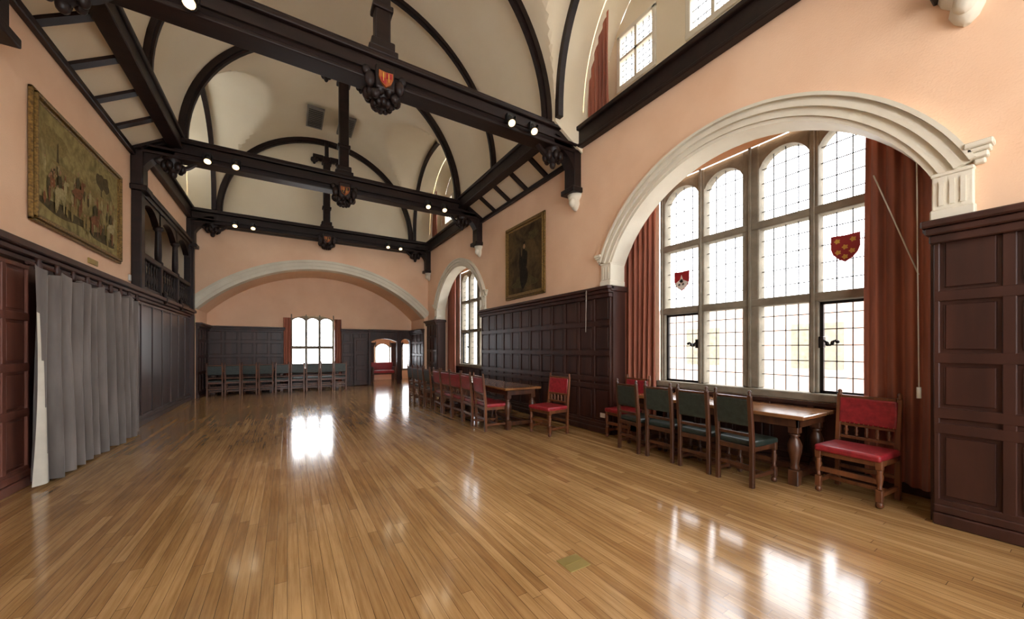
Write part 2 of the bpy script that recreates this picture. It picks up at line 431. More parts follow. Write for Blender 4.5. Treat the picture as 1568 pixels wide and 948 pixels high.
def shield(name,W,u,n,z,w,kind):
    mb=MB(name,['shieldred','shieldgold','shieldwhite','black'])
    h=w*1.15
    out=[(-.5,.5),(0,.47),(.5,.5),(.5,.0),(.42,-.22),(.25,-.4),(0,-.55),(-.25,-.4),(-.42,-.22),(-.5,0)]
    d=Vector(wp(W,0,.012,0))-Vector(wp(W,0,0,0))
    mb.poly([wp(W,u+a*w,n,z+b*h) for a,b in out],d,0)
    def flower(a,b,r,m):
        pts=[]
        for i in range(20):
            t=2*math.pi*i/20; rr=r*(1+.25*math.cos(5*t))
            pts.append(wp(W,u+a*w+rr*w*math.cos(t),n+.012,z+b*h+rr*w*math.sin(t)))
        mb.poly(pts,d*.4,m)
    if kind==0:
        for a,b in ((-.27,.27),(.27,.27),(0,.02),(-.24,-.16),(.24,-.16),(0,-.35)): flower(a,b,.095,1)
    elif kind==1:
        mb.poly([wp(W,u+a*w,n+.012,z+b*h) for a,b in ((-.45,-.12),(-.1,.05),(0,.3),(.1,.05),(.45,-.12),(.25,-.38),(0,-.5),(-.25,-.38))],d*.4,2)
        flower(0,-.02,.12,3); flower(.15,-.22,.08,3); flower(-.12,-.2,.07,3)
        mb.poly([wp(W,u+a*w,n+.014,z+b*h) for a,b in ((-.45,.45),(.45,.45),(.45,.3),(-.45,.3))],d*.4,0)
    mb.obj()
shield('stained_glass_shield',('x',5.56,-1),1.68,-.09,2.7,.27,0)
shield('stained_glass_shield',('x',5.56,-1),3.8,-.09,2.64,.27,1)

# ---------------------------------------------------------------- vault ceiling (groined)
def barrel(h): return 5.7+3.0*math.sqrt(max(0,1-(h/3.01)**2))
def cov(h): return 5.64-(h-3.01)*.62
def cross(y,c):
    t=abs(y-c)/DH
    return 5.7+2.6*(max(0,1-t**2.4))**(1/2.4) if t<1 else 5.7
def zv(h,y):
    z = barrel(h) if h<3.01 else cov(h)
    for c in DB:
        if abs(y-c)<DH: z=max(z,cross(y,c))
    return z
hs=[3.01*math.sin(math.pi/2*i/32) for i in range(33)]+[3.02,3.2,3.45,3.68]
xs=sorted(set([xc-h for h in hs]+[xc+h for h in hs]))
ys=[Y0,-2,-.5,.4]
for c in DB:
    ys+= [c-DH*math.cos(math.pi*i/44) for i in range(45)]
ys+=[5.5,6.4,7.5,8.5,9.6,YE+.02]; ys=sorted(ys)
mb=MB('ceiling',['cream'])
grid=[[mb.bm.verts.new((x,y,zv(abs(x-xc),y))) for y in ys] for x in xs]
for i in range(len(xs)-1):
    for j in range(len(ys)-1):
        f=mb.bm.faces.new([grid[i][j],grid[i+1][j],grid[i+1][j+1],grid[i][j+1]])
DL=[(-1.75,-1.1),(-.38,.38),(1.02,1.78)]
ZT=[7.3,7.9,7.3]
for sd in (-1,1):
    X=lambda h: xc+sd*h
    for c in DB:
        yy=[c-DH*math.cos(math.pi*i/44) for i in range(45)]
        for a,b in zip(yy,yy[1:]):
            mb.face([(X(3.66),a,cross(a,c)),(X(3.66),b,cross(b,c)),(X(4.15),b,cross(b,c)),(X(4.15),a,cross(a,c))])
        mb.face([(X(3.66),c-DH,5.71),(X(3.66),c+DH,5.71),(X(4.15),c+DH,6.25),(X(4.15),c-DH,6.25)])
        WD=('x',X(4.15),-sd)
        fh=lambda y:max(6.2,cross(y,c))
        cuts=[c-DH+.001]
        for k,(a,b) in enumerate(DL):
            sg=[cuts[-1]+(c+a-cuts[-1])*i/10 for i in range(11)]
            sheet(mb,WD,0,sg,6.2,fh)
            zt=ZT[k]
            sg=[c+a+(b-a)*i/4 for i in range(5)]
            sheet(mb,WD,0,sg,6.2,6.36); sheet(mb,WD,0,sg,zt,fh)
            cuts.append(c+b)
        sg=[cuts[-1]+(c+DH-.001-cuts[-1])*i/10 for i in range(11)]
        sheet(mb,WD,0,sg,6.2,fh)
mb.obj(recalc=False,sharp=math.radians(25))
k=3
for sd in (-1,1):
    for c in DB:
        WD=('x',xc+sd*4.15,-sd)
        mb=MB('window_%d'%k,['stone','lead','glass']); k+=1
        for j,(a,b) in enumerate(DL):
            zt=ZT[j]; a+=c;b+=c
            wbox(mb,WD,a-.05,a+.03,.03,-.1,6.33,zt+.03,0,.01);wbox(mb,WD,b-.03,b+.05,.03,-.1,6.33,zt+.03,0,.01)
            wbox(mb,WD,a-.05,b+.05,.04,-.1,6.28,6.38,0,.01);wbox(mb,WD,a-.05,b+.05,.03,-.1,zt-.03,zt+.05,0,.01)
            wbox(mb,WD,(a+b)/2-.025,(a+b)/2+.025,.02,-.08,6.36,zt,0)
            wbox(mb,WD,a,b,.02,-.08,6.85,6.9,0)
            mb.face([wp(WD,a,-.05,6.36),wp(WD,b,-.05,6.36),wp(WD,b,-.05,zt),wp(WD,a,-.05,zt)],2)
            for i in range(1,6):
                u=a+(b-a)*i/6; wbox(mb,WD,u-.004,u+.004,-.03,-.045,6.36,zt,1)
            for i in range(1,9):
                z=6.36+(zt-6.36)*i/9; wbox(mb,WD,a,b,-.03,-.045,z-.004,z+.004,1)
        mb.obj()

# ---------------------------------------------------------------- end arch wall + alcove
fE=arcf(xc,3.51,2.7,1.55)
mb=MB('wall_end_arch',['plaster','stone','panel','cream'])
ux=arcus(xc,3.51,60)
sheet(mb,WE,0,ux,fE,5.3)
sheet(mb,WE,0,[xL-.1,ux[0]],0,5.3); sheet(mb,WE,0,[ux[-1],xR+.1],0,5.3)
sheet(mb,WE,0,[xL-.1,xR+.1],5.3,8.9,3)
for a,b in zip(ux,ux[1:]):
    mb.face([(a,YE,fE(a)),(b,YE,fE(b)),(b,YE+.35,fE(b)),(a,YE+.35,fE(a))],1,True)
    mb.face([(a,YE+.35,fE(a)),(b,YE+.35,fE(b)),(b,YF+.02,fE(b)),(a,YF+.02,fE(a))],0,True)
for x in (ux[0],ux[-1]):
    mb.face([(x,YE,0),(x,YF,0),(x,YF,2.7),(x,YE,2.7)],0)
mb.obj(recalc=False)
mb=MB('wall_far',['plaster','panel'])
sheet(mb,WF,0,[-2.6,.1],0,4.5); sheet(mb,WF,0,[.1,1.6],0,.62)
fw=arcf(.85,.75,2.62,.16)
sheet(mb,WF,0,[.1+1.5*i/12 for i in range(13)],fw,4.5)
sheet(mb,WF,0,[1.6,2.95],0,4.5); sheet(mb,WF,0,[2.95,4.05],2.0,4.5); sheet(mb,WF,0,[4.05,4.19],0,4.5)
sheet(mb,WF,0,[4.19,4.62],2.0,4.5); sheet(mb,WF,0,[4.62,5],0,4.5)
mb.obj(recalc=False)
RF=[.15,.75,1.25,1.75,2.2]
for W,a,b,rr,md,cp in ((WF,-2.35,-.12,RF,.45,True),(WF,1.86,2.9,RF,.4,True),(WF,.1,1.6,[.1,.56],.5,False),(('x',ux[0],1),YE,YF,RF,.45,True),(('x',ux[-1],-1),YE,YF,RF,.45,True)):
    mb=MB('trim_wainscot_far',['panel']); panelling(mb,W,a,b,rr,md,cap=cp); mb.obj()
mb=MB('trim_doorway_screen',['panel'])
for a,b in ((2.86,2.97),(4.03,4.2),(4.58,4.67)): wbox(mb,WF,a,b,-.1,.12,0,2.25,0,.01)
for a,b in ((2.95,4.05),(4.19,4.6)):
    f=arcf((a+b)/2,(b-a)/2,1.78,.14); uu=[a+(b-a)*i/12 for i in range(13)]
    for p,q in zip(uu,uu[1:]):
        mb.hexa([wp(WF,p,-.08,f(p)),wp(WF,q,-.08,f(q)),wp(WF,q,.06,f(q)),wp(WF,p,.06,f(p)),wp(WF,p,-.08,2.25),wp(WF,q,-.08,2.25),wp(WF,q,.06,2.25),wp(WF,p,.06,2.25)])
wbox(mb,WF,2.84,4.67,0,.16,2.2,2.3,0,.012)
wbox(mb,WF,2.3,2.8,.12,.17,.02,1.95,0,.008)
for z in (.2,.8,1.4): wbox(mb,WF,2.38,2.72,.17,.185,z,z+.45,0,.01)
mb.obj()
lights_win('window_7',WF,[(.17,.58),(.66,1.04),(1.12,1.53)],.66,[1.55,],2.68,.1,nf=-.02,outer=.07,leadw=.13,leadh=.2)

# vestibule beyond doorway
mb=MB('wall_vestibule',['plaster','panel'])
WV=('y',18.6,-1)
mb.face([(2.6,16.35,0),(2.6,18.6,0),(2.6,18.6,2.6),(2.6,16.35,2.6)])
mb.face([(6.0,16.35,0),(6.0,18.6,0),(6.0,18.6,2.6),(6.0,16.35,2.6)])
mb.face([(2.6,16.3,2.6),(6.0,16.3,2.6),(6.0,18.6,2.6),(2.6,18.6,2.6)])
sheet(mb,('y',16.34,1),0,[4.7,6.0],0,2.6)
sheet(mb,WV,0,[2.6,3.6],0,2.6);sheet(mb,WV,0,[4.35,4.9],0,2.6);sheet(mb,WV,0,[5.5,6.0],0,2.6)
fv=arcf(3.975,.375,1.55,.2)
sheet(mb,WV,0,[3.6,4.35],0,.5);sheet(mb,WV,0,[3.6+.75*i/10 for i in range(11)],fv,2.6)
sheet(mb,WV,0,[4.9,5.5],0,.5);sheet(mb,WV,0,[4.9,5.5],1.75,2.6)
panelling(mb,WV,2.6,3.55,[.1,.9,1.7],.4,m=1); panelling(mb,WV,4.38,4.88,[.1,.9,1.7],.4,m=1)
mb.obj(recalc=False)
lights_win('window_8',WV,[(3.66,4.29)],.52,[],1.73,.18,outer=.05,leadw=.2,leadh=.3)
lights_win('window_9',WV,[(4.95,5.45)],.52,[],1.72,0,outer=.05,leadw=.2,leadh=.3)
mb=MB('red_settee',['redleather','darkchair'])
mb.box(3.35,4.35,17.75,18.25,.36,.48,0,.03); mb.box(3.35,4.35,18.2,18.3,.5,.85,0,.03)
mb.box(3.33,3.4,17.75,18.3,.3,.65,1,.01);mb.box(4.3,4.37,17.75,18.3,.3,.65,1,.01)
for x in (3.36,4.3):
    for y in (17.78,18.22): mb.box(x,x+.05,y,y+.05,0,.36,1)
mb.box(3.35,4.35,17.78,17.82,.3,.36,1);mb.obj()

# ---------------------------------------------------------------- left wall
mb=MB('wall_left',['plaster','panel','cream'])
GA,GB=9.78,14.1
sheet(mb,WL,0,[Y0,GA],0,5.72); sheet(mb,WL,0,[GA,GB],0,2.62); sheet(mb,WL,0,[GA,GB],4.5,5.72); sheet(mb,WL,0,[GB,YE],0,5.72)
for y in (GA,GB): mb.face([(xL,y,2.5),(xL-1.4,y,2.5),(xL-1.4,y,4.8),(xL,y,4.8)],2)
mb.face([(xL-1.4,GA,2.5),(xL-1.4,GB,2.5),(xL-1.4,GB,4.8),(xL-1.4,GA,4.8)],2)
mb.face([(xL-1.4,GA,4.8),(xL-1.4,GB,4.8),(xL,GB,4.8),(xL,GA,4.8)],2)
mb.face([(xL-1.4,GA,2.6),(xL-1.4,GB,2.6),(xL,GB,2.6),(xL,GA,2.6)],1)
mb.obj(recalc=False)
mb=MB('trim_wainscot_left',['redpanel','panel','greypanel'])
panelling(mb,WL,Y0,6.3,[.17,.8,1.3,1.85,2.42],.42,m=0,cap=False)
wbox(mb,WL,6.3,9.2,0,.03,0,2.5,1)
panelling(mb,WL,9.3,YE,[.14,2.42],.72,m=2,cap=False)
for n,z0,z1 in ((.08,2.44,2.5),(.13,2.5,2.56),(.18,2.56,2.64)):
    wbox(mb,WL,Y0,YE-.02,0,n,z0,z1,1,.01)
wbox(mb,WL,9.2,9.32,0,.1,0,2.5,1,.01)
wbox(mb,WL,14.22,14.36,0,.14,0,2.5,1,.01)
mb.tube((xL+.19,5.9,2.4),(xL+.19,9.2,2.4),.018,1)
for i in range(9):
    y=6.05+i*.38
    mb.lathe(xL+.21,y,[(.012,2.33),(.03,2.36),(.035,2.4),(.02,2.44),(.03,2.47)],1,8)
mb.obj()

# gallery
mb=MB('trim_minstrels_gallery',['truss'])
for y in (GA+.02,GB): wbox(mb,WL,y-.08,y+.08,-.05,.1,2.62,5.3,0,.01)
cols=[11.18,12.64]
for y in cols:
    mb.lathe(xL+.03,y,[(.09,3.36),(.09,3.42),(.06,3.46),(.065,3.6),(.055,4.1),(.06,4.12),(.09,4.16),(.09,4.22)],0,14)
    wbox(mb,WL,y-.07,y+.07,-.05,.1,2.62,3.38,0,.008)
    mb.lathe(xL+.14,y,[(.02,2.5),(.05,2.55),(.06,2.62),(.03,2.68),(.05,2.74),(.02,2.78)],0,10)
wbox(mb,WL,GA,GB,-.06,.1,3.3,3.4,0,.012); wbox(mb,WL,GA,GB,-.05,.08,2.64,2.74,0,.01)
edges=[GA+.1]+cols+[GB-.08]
for a,b in zip(edges,edges[1:]):
    nb_=7
    for i in range(nb_):
        y=a+.1+(b-a-.2)*i/(nb_-1)
        mb.lathe(xL+.02,y,[(.028,2.74),(.028,2.8),(.014,2.83),(.034,2.93),(.038,2.98),(.016,3.08),(.02,3.14),(.014,3.2),(.028,3.24),(.028,3.3)],0,8)
    f=arcf((a+b)/2,(b-a)/2-.05,4.2,.26); uu=[a+.05+(b-a-.1)*i/14 for i in range(15)]
    for p,q in zip(uu,uu[1:]):
        mb.hexa([wp(WL,p,-.06,f(p)),wp(WL,q,-.06,f(q)),wp(WL,q,.06,f(q)),wp(WL,p,.06,f(p)),wp(WL,p,-.06,4.62),wp(WL,q,-.06,4.62),wp(WL,q,.06,4.62),wp(WL,p,.06,4.62)])
    for e in (a,b): wbox(mb,WL,e-.05,e+.05,-.06,.06,4.2,4.62)
wbox(mb,WL,GA,GB,0,.14,4.6,4.7,0,.012);wbox(mb,WL,GA,GB,0,.1,4.52,4.6,0,.012)
mb.obj()

# ---------------------------------------------------------------- back wall (behind camera) with an unseen mullioned opening added to let in fill light
mb=MB('wall_back',['plaster','stone'])
WBk=('y',Y0,1)
sheet(mb,WBk,0,[xL-.1,-1.6],0,8.9);sheet(mb,WBk,0,[3.9,xR+.1],0,8.9);sheet(mb,WBk,0,[-1.6,3.9],0,.8);sheet(mb,WBk,0,[-1.6,3.9],5.2,8.9)
for i in range(7):
    x=-1.6+5.5*i/6; wbox(mb,WBk,x-.06,x+.06,0,-.2,.8,5.2,1)
for z in (.85,2.2,3.6,5.15): wbox(mb,WBk,-1.6,3.9,0,-.2,z-.06,z+.06,1)
mb.obj(recalc=False)

# ---------------------------------------------------------------- timber roof
def truss(y,leftpost=True):
    mb=MB('roof_truss',['truss','orange','shieldred','shieldgold','shieldwhite','stone'])
    A,B=xL,xR
    mb.box(A,B,y-.12,y+.12,5.27,5.55,0,.02)
    mb.box(A,B,y-.165,y+.165,5.55,5.61,0,.015); mb.box(A,B,y-.14,y+.14,5.61,5.66,0,.01)
    mb.box(A,B,y-.15,y+.15,5.22,5.28,0,.015)
    mb.box(A,B,y-.19,y-.155,5.33,5.37,0)
    mb.box(xc-.11,xc+.11,y-.09,y+.09,5.66,8.1,0,.03)
    mb.box(xc-.06,xc+.06,y-.06,y+.06,8.1,8.66,0,.02)
    mb.box(xc-.2,xc+.2,y-.15,y+.15,5.64,5.73,0,.015);mb.box(xc-.16,xc+.16,y-.13,y+.13,5.73,5.86,0,.02)
    mb.box(xc-.14,xc+.14,y-.12,y+.12,6.3,6.38,0,.015)
    mb.box(xc-.15,xc+.15,y-.13,y+.13,7.85,7.93,0,.015)
    for sg in (-1,1):
        mb.box(xc+sg*.1,xc+sg*.42,y-.06,y+.06,8.0,8.12,0,.015)
        mb.box(xc+sg*.1,xc+sg*.26,y-.05,y+.05,7.93,8.0,0,.01)
        for k in range(5):
            t=2*math.pi*k/5
            mb.blob(xc+sg*.38+.06*math.cos(t),y+.06*math.sin(t),7.93,.06,.06,.07)
        mb.blob(xc+sg*.38,y,7.86,.05,.05,.08)
    mb.lathe(xc,y,[(.03,4.94),(.09,4.98),(.13,5.06),(.17,5.14),(.2,5.24)],0,14)
    for k in range(10):
        t=2*math.pi*k/10
        mb.blob(xc+.2*math.cos(t),y+.18*math.sin(t),5.1+.03*math.sin(3*t),.07,.07,.09)
        mb.blob(xc+.11*math.cos(t+.3),y+.11*math.sin(t+.3),4.99,.05,.05,.06)
    for sg in (-1,1):
        mb.blob(xc+sg*.2,y-.2,5.18,.07,.06,.11); mb.blob(xc+sg*.24,y-.18,5.3,.06,.05,.07); mb.blob(xc+sg*.13,y-.22,5.0,.06,.05,.07)
    mb.box(xc-.13,xc+.13,y-.24,y-.12,5.08,5.42,0,.03)
    def shld(cx,cz,w,fy,cols):
        out=[(-.5,.5),(.0,.45),(.5,.5),(.5,.05),(.36,-.3),(0,-.6),(-.36,-.3),(-.5,.05)]
        mb.poly([(cx+a*w,fy,cz+b*w) for a,b in out],(0,.04,0),cols[0])
        mb.poly([(cx+a*w,fy-.006,cz+b*w) for a,b in ((0,.4),(.42,.42),(.42,.05),(0,.0))],(0,.01,0),cols[1])
        mb.poly([(cx+a*w,fy-.006,cz+b*w) for a,b in ((-.42,0),(0,0),(0,-.48),(-.32,-.26))],(0,.01,0),cols[1])
        for q in (-.2,.18): mb.poly([(cx+a*w+q*w,fy-.012,cz+b*w) for a,b in ((-.03,.35),(.03,.35),(.03,-.25),(-.03,-.25))],(0,.01,0),cols[2])
    shld(xc,5.21,.19,y-.275,(1,2,3) if y<8 else (1,0,3))
    for sg in (-1,1):
        xw=xR if sg>0 else xL
        bx=xc+sg*3.08
        mb.lathe(bx,y,[(.02,4.93),(.07,4.98),(.12,5.05),(.1,5.12),(.15,5.18),(.15,5.26)],0,12)
        for k in range(7):
            t=2*math.pi*k/7
            mb.blob(bx+.14*math.cos(t),y+.14*math.sin(t),5.07,.06,.06,.09)
        mb.blob(bx,y,4.94,.06,.06,.08)
        for q in (-1,1):
            mb.ribbon([(bx+q*(.1+.28*i/6),y,5.05+.2*(i/6)**2) for i in range(7)],[(0,0,1)]*7,(0,1,0),.09,.06)
        pts=[];nr=[]
        for i in range(13):
            t=i/12*math.pi/2
            pts.append((xw-sg*(.12+.5*(1-math.cos(t))),y,4.66+.6*math.sin(t))); nr.append((sg*math.cos(t),0,math.sin(t)))
        mb.ribbon(pts,nr,(0,1,0),.24,.2)
        mb.box(xw,xw-sg*.18,y-.15,y+.15,4.55,5.3,0,.02)
        mb.box(xw,xw-sg*.24,y-.19,y+.19,4.48,4.58,0,.015)
        if sg<0 and leftpost: mb.box(xw,xw+.15,y-.1,y+.1,2.64,4.6,0,.015)
        if sg>0:
            mb.lathe(xw-.02,y,[(.02,4.18),(.07,4.23),(.1,4.3),(.09,4.37),(.14,4.42),(.16,4.48)],5,12)
            mb.blob(xw-.1,y,4.33,.07,.07,.09,5)
    mb.obj()
for y in TR: truss(y, leftpost=(y>6))

def rib(mb,y,w,d):
    pts=[];nr=[]
    for i in range(49):
        t=math.pi*i/48
        pts.append((xc-3.01*math.cos(t),y,5.7+3.0*math.sin(t))); nr.append((math.cos(t),0,-math.sin(t)))
    mb.ribbon(pts,nr,(0,1,0),w,d)
    mb.ribbon([Vector(p)+Vector(n)*d for p,n in zip(pts,nr)],nr,(0,1,0),w*.55,d*.4)
mb=MB('trim_vault_ribs',['truss'])
for y in TR[:3]+[YE-.1]: rib(mb,y,.16,.11)
rib(mb,7.6,.12,.08)
for c in DB:
    for sg in (-1,1):
        yy=[c-DH*math.cos(math.pi*i/40) for i in range(41)]
        pts=[(xc+sg*3.05,y,cross(y,c)) for y in yy]
        nr=[]
        for i,y in enumerate(yy):
            t=math.pi*i/40; nr.append((0,math.cos(t),-math.sin(t)))
        mb.ribbon(pts,nr,(1,0,0),.11,.1)
mb.obj()
mb=MB('trim_wall_plates',['truss'])
for W in (WR,WL):
    wbox(mb,W,Y0,YE-.02,0,.1,5.36,5.66,0,.012); wbox(mb,W,Y0,YE-.02,0,.16,5.62,5.7,0,.012); wbox(mb,W,Y0,YE-.02,0,.13,5.32,5.38,0,.012)
for sg in (-1,1):
    xb=xc+sg*3.03
    a,b=TR[1],TR[2]
    mb.box(xb-.09,xb+.09,a,b,5.46,5.74,0,.015); mb.box(xb-.13,xb+.13,a,b,5.66,5.74,0,.012); mb.box(xb-.11,xb+.11,a,b,5.42,5.48,0,.012)
    n=5
    for i in range(n+1):
        y=a+.15+(b-a-.3)*i/n
        P=[]
        for z in (-.05,-.0):
            for (h,yy) in ((3.0,y-.06),(3.66,y-.06),(3.66,y+.06),(3.0,y+.06)):
                P.append((xc+sg*h,yy,cov(h)+z+.0))
        mb.hexa(P)
mb.obj()
mb=MB('trim_coving_cornice',['truss'])
for W in (WR,WL): wbox(mb,W,TR[1],TR[2],0,.08,5.12,5.22,0,.012)
mb.obj()
mb=MB('trim_end_plate',['truss']); mb.box(xL,xR,YE-.12,YE,5.3,5.62,0,.015); mb.box(xL,xR,YE-.16,YE,5.2,5.28,0,.015); mb.obj()

mb=MB('ceiling_vent_grille',['vent','black'])
for x0,x1 in ((.5,.95),(1.37,1.82)):
    mb.box(x0,x1,12.2,13.3,8.52,8.58,0)
    for i in range(10):
        y=12.27+i*.1; mb.box(x0+.04,x1-.04,y,y+.05,8.51,8.52,1)
mb.obj()

# ---------------------------------------------------------------- spotlights
for y in TR[1:]:
    for x in (-1.35,-.9,3.15,3.6):
        mb=MB('track_spotlight',['black','lampglow'])
        yy=y-.26; z=5.3
        mb.box(x-.05,x+.05,yy-.02,yy+.08,z+.03,z+.1,0,.005)
        d=Vector((.0,-.55,-.8)).normalized(); p=Vector((x,yy,z))
        mb.tube(p-d*.1,p+d*.07,.06,0,12); mb.tube(p+d*.07,p+d*.11,.06,0,12,.078)
        mb.tube(p+d*.111,p+d*.116,.058,1,12)
        for q in (-.082,.076): mb.box(x+q,x+q+.006,yy-.06,yy+.02,z-.06,z+.06,0)
        o=mb.obj()
        l=bpy.data.lights.new('spot_lamp','SPOT'); l.energy=4; l.color=(1,.8,.52); l.spot_size=math.radians(130); l.spot_blend=1; l.shadow_soft_size=.05
        lo=bpy.data.objects.new('spot_lamp',l); S.collection.objects.link(lo); lo.parent=o
        lo.location=p+d*.17; lo.rotation_euler=d.to_track_quat('-Z','Y').to_euler()

# ---------------------------------------------------------------- curtains
def curtain(name,mats,pts_u,W,n,z0,z1,folds,amp,m=0,flare=0,ztop=None,tail=None):
    mb=MB(name,mats); a,b=pts_u; nu=folds*14; nz=14
    ph=[random.uniform(-.9,.9) for _ in range(folds+2)]
    am=[random.uniform(.5,1.35) for _ in range(folds+2)]
    rows=[]
    for j in range(nz+1):
        t=j/nz; row=[]
        for i in range(nu+1):
            s=i/nu; fi=s*folds; k=int(min(folds,fi)); w=fi-k
            A=am[k]*(1-w)+am[k+1]*w; P=ph[k]*(1-w)+ph[k+1]*w
            u=a+(b-a)*s+ .012*math.sin(7*s+3*t)+flare*(s-.5)*(1-t)
            zt=(ztop(u) if ztop else z1)
            if tail: zt-=.07*abs(math.sin(math.pi*fi/2))**.6
            nn=n+amp*A*(.55+.45*(1-t))*(math.sin(2*math.pi*fi+P+.5*math.sin(3*t))+.25*math.sin(4*math.pi*fi+2*t))
            row.append(mb.bm.verts.new(wp(W,u,nn,z0+(zt-z0)*t+ (0.02*math.sin(fi*3) if j==0 else 0))))
        rows.append(row)
    for j in range(nz):
        for i in range(nu):
            f=mb.bm.faces.new([rows[j][i],rows[j][i+1],rows[j+1][i+1],rows[j+1][i]]); f.smooth=True; f.material_index=m
            if tail and i/nu<tail*(1-j/11): f.material_index=1
    return mb.obj(recalc=False)
curtain('grey_stage_curtain',['greycurtain','lining'],(5.97,9.16),WL,.22,.03,2.4,12,.085,tail=.02)
WBc=('x',5.34,-1)
for c in BAY:
    curtain('window_curtain',['redcurtain'],(c+1.36,c+2.14),WBc,0,.12,4.45,7,.05)
    curtain('window_curtain',['redcurtain'],(c-2.14,c-1.28),WBc,0,.12,4.45,7,.05)
curtain('far_window_curtain',['redcurtain'],(-.13,.12),WF,.1,.12,2.66,3,.03)
curtain('far_window_curtain',['redcurtain'],(1.58,1.84),WF,.1,.12,2.66,3,.03)
for c in DB:
    cc=c
    curtain('dormer_curtain',['redcurtain'],(c+1.68,c+2.17),('x',xR+.1,-1),0,5.8,7,5,.04,ztop=lambda y:cross(min(y,cc+2.2),cc)-.06)
curtain('gallery_curtain',['redcurtain'],(12.4,14.0),WL,-.9,2.65,4.6,9,.05)
mb=MB('curtain_rail',['iron'])
for c in BAY: mb.tube((5.34,c-2.15,4.47),(5.34,c+2.15,4.47),.015)
mb.obj()
mb=MB('curtain_cord',['lining'])
mb.tube((5.2,1.32,3.3),(5.1,.98,2.2),.006);mb.tube((4.9,.96,4.1),(4.9,.94,1.15),.005);mb.tube((4.9,.94,1.15),(4.9,.94,1.05),.016)
mb.tube((4.62,5.0,2.55),(4.62,5.02,1.8),.005)
mb.obj()

# ---------------------------------------------------------------- pictures
def picture(name,W,u0,u1,z0,z1,canvas,fw,figs):
    mb=MB(name,['gold',canvas,'paintcream','paintdark','paintred','paintskin','paintochre','paintblack'])
    for k,(o,d) in enumerate(((0,.05),(fw*.35,.075),(fw*.7,.04))):
        w=fw*.35
        a,b,c,e=u0+o,u1-o,z0+o,z1-o
        wbox(mb,W,a,b,.01,d,c,c+w,0,.008);wbox(mb,W,a,b,.01,d,e-w,e,0,.008)
        wbox(mb,W,a,a+w,.01,d,c,e,0,.008);wbox(mb,W,b-w,b,.01,d,c,e,0,.008)
    wbox(mb,W,u0+fw*.9,u1-fw*.9,.005,.025,z0+fw*.9,z1-fw*.9,1)
    off=Vector(wp(W,0,.002,0))-Vector(wp(W,0,0,0))
    j=0
    for (cu,cz,ru,rz,m,seed) in figs:
        rnd=random.Random(seed); pts=[]; N=28
        ks=[(rnd.randint(2,6),rnd.uniform(0,6),rnd.uniform(.04,.14)) for _ in range(3)]
        for i in range(N):
            t=2*math.pi*i/N; r=1+sum(a*math.sin(q*t+p) for q,p,a in ks)
            pts.append(wp(W,u0+(u1-u0)*cu+ru*r*math.cos(t),.0255+j*.00008,z0+(z1-z0)*cz+rz*r*math.sin(t)))
        mb.poly(pts,off*.03,m); j+=1
    mb.obj()
figs=[]
r=random.Random(9)
# trees along the skyline (the view has u running away from the spectator, left to right)
for cu in (.14,.2,.27,.7,.78): figs.append((cu,.74,.13,.12,r.choice([3,6]),int(cu*1000)))
figs.append((.23,.5,.03,.42,3,77)); figs.append((.72,.5,.022,.3,3,78))
# banks of ground and receding ranks
for cu,cz,a,b,m in ((.3,.2,.6,.09,3),(.75,.17,.5,.07,3),(.5,.28,.55,.07,6),(.5,.56,.8,.07,6)): figs.append((cu,cz,a,b,m,int(cu*100+cz*77)))
# dense crowd of small figures
pts_=[(r.uniform(.1,.9),r.uniform(.2,.58)) for _ in range(70)]; pts_.sort(key=lambda p:-p[1])
for i,(cu,cz) in enumerate(pts_):
    s=1.25-cz; w=r.uniform(.028,.045)*s; m=r.choice([3,4,6,3,2,4,6])
    figs.append((cu,cz,w,w*r.uniform(2.2,3.2),m,i+20)); figs.append((cu+.002,cz+w*2.9/1.5,w*.45,w*.5,5,i+300))
for cu,cz,m in ((.42,.44,4),(.24,.33,2),(.62,.3,4),(.84,.32,2)):
    figs+= [(cu,cz,.14,.075,m,5),(cu+.048,cz+.08,.04,.09,m,6),(cu+.066,cz+.125,.05,.026,m,7),
            (cu-.04,cz-.08,.016,.1,m,8),(cu-.025,cz-.08,.014,.1,m,18),(cu+.035,cz-.08,.015,.1,m,9),(cu,cz+.1,.045,.09,3,10),(cu,cz+.18,.022,.028,5,11)]
picture('battle_scene_painting',WL,6.36,8.97,2.96,4.48,'canvas1',.1,figs)
picture('portrait_painting',WR,6.48,8.16,2.72,4.52,'canvas2',.12,
        [(.5,.2,.5,.14,3,1),(.52,.3,.16,.34,7,2),(.5,.5,.14,.26,7,12),(.6,.5,.06,.24,7,13),(.5,.67,.045,.06,5,3),(.5,.72,.05,.035,7,4),(.28,.78,.2,.1,3,9)])
mb=MB('brass_picture_plaque',['brass']); wbox(mb,WL,7.85,8.15,0,.02,2.76,2.84,0,.004); mb.obj()

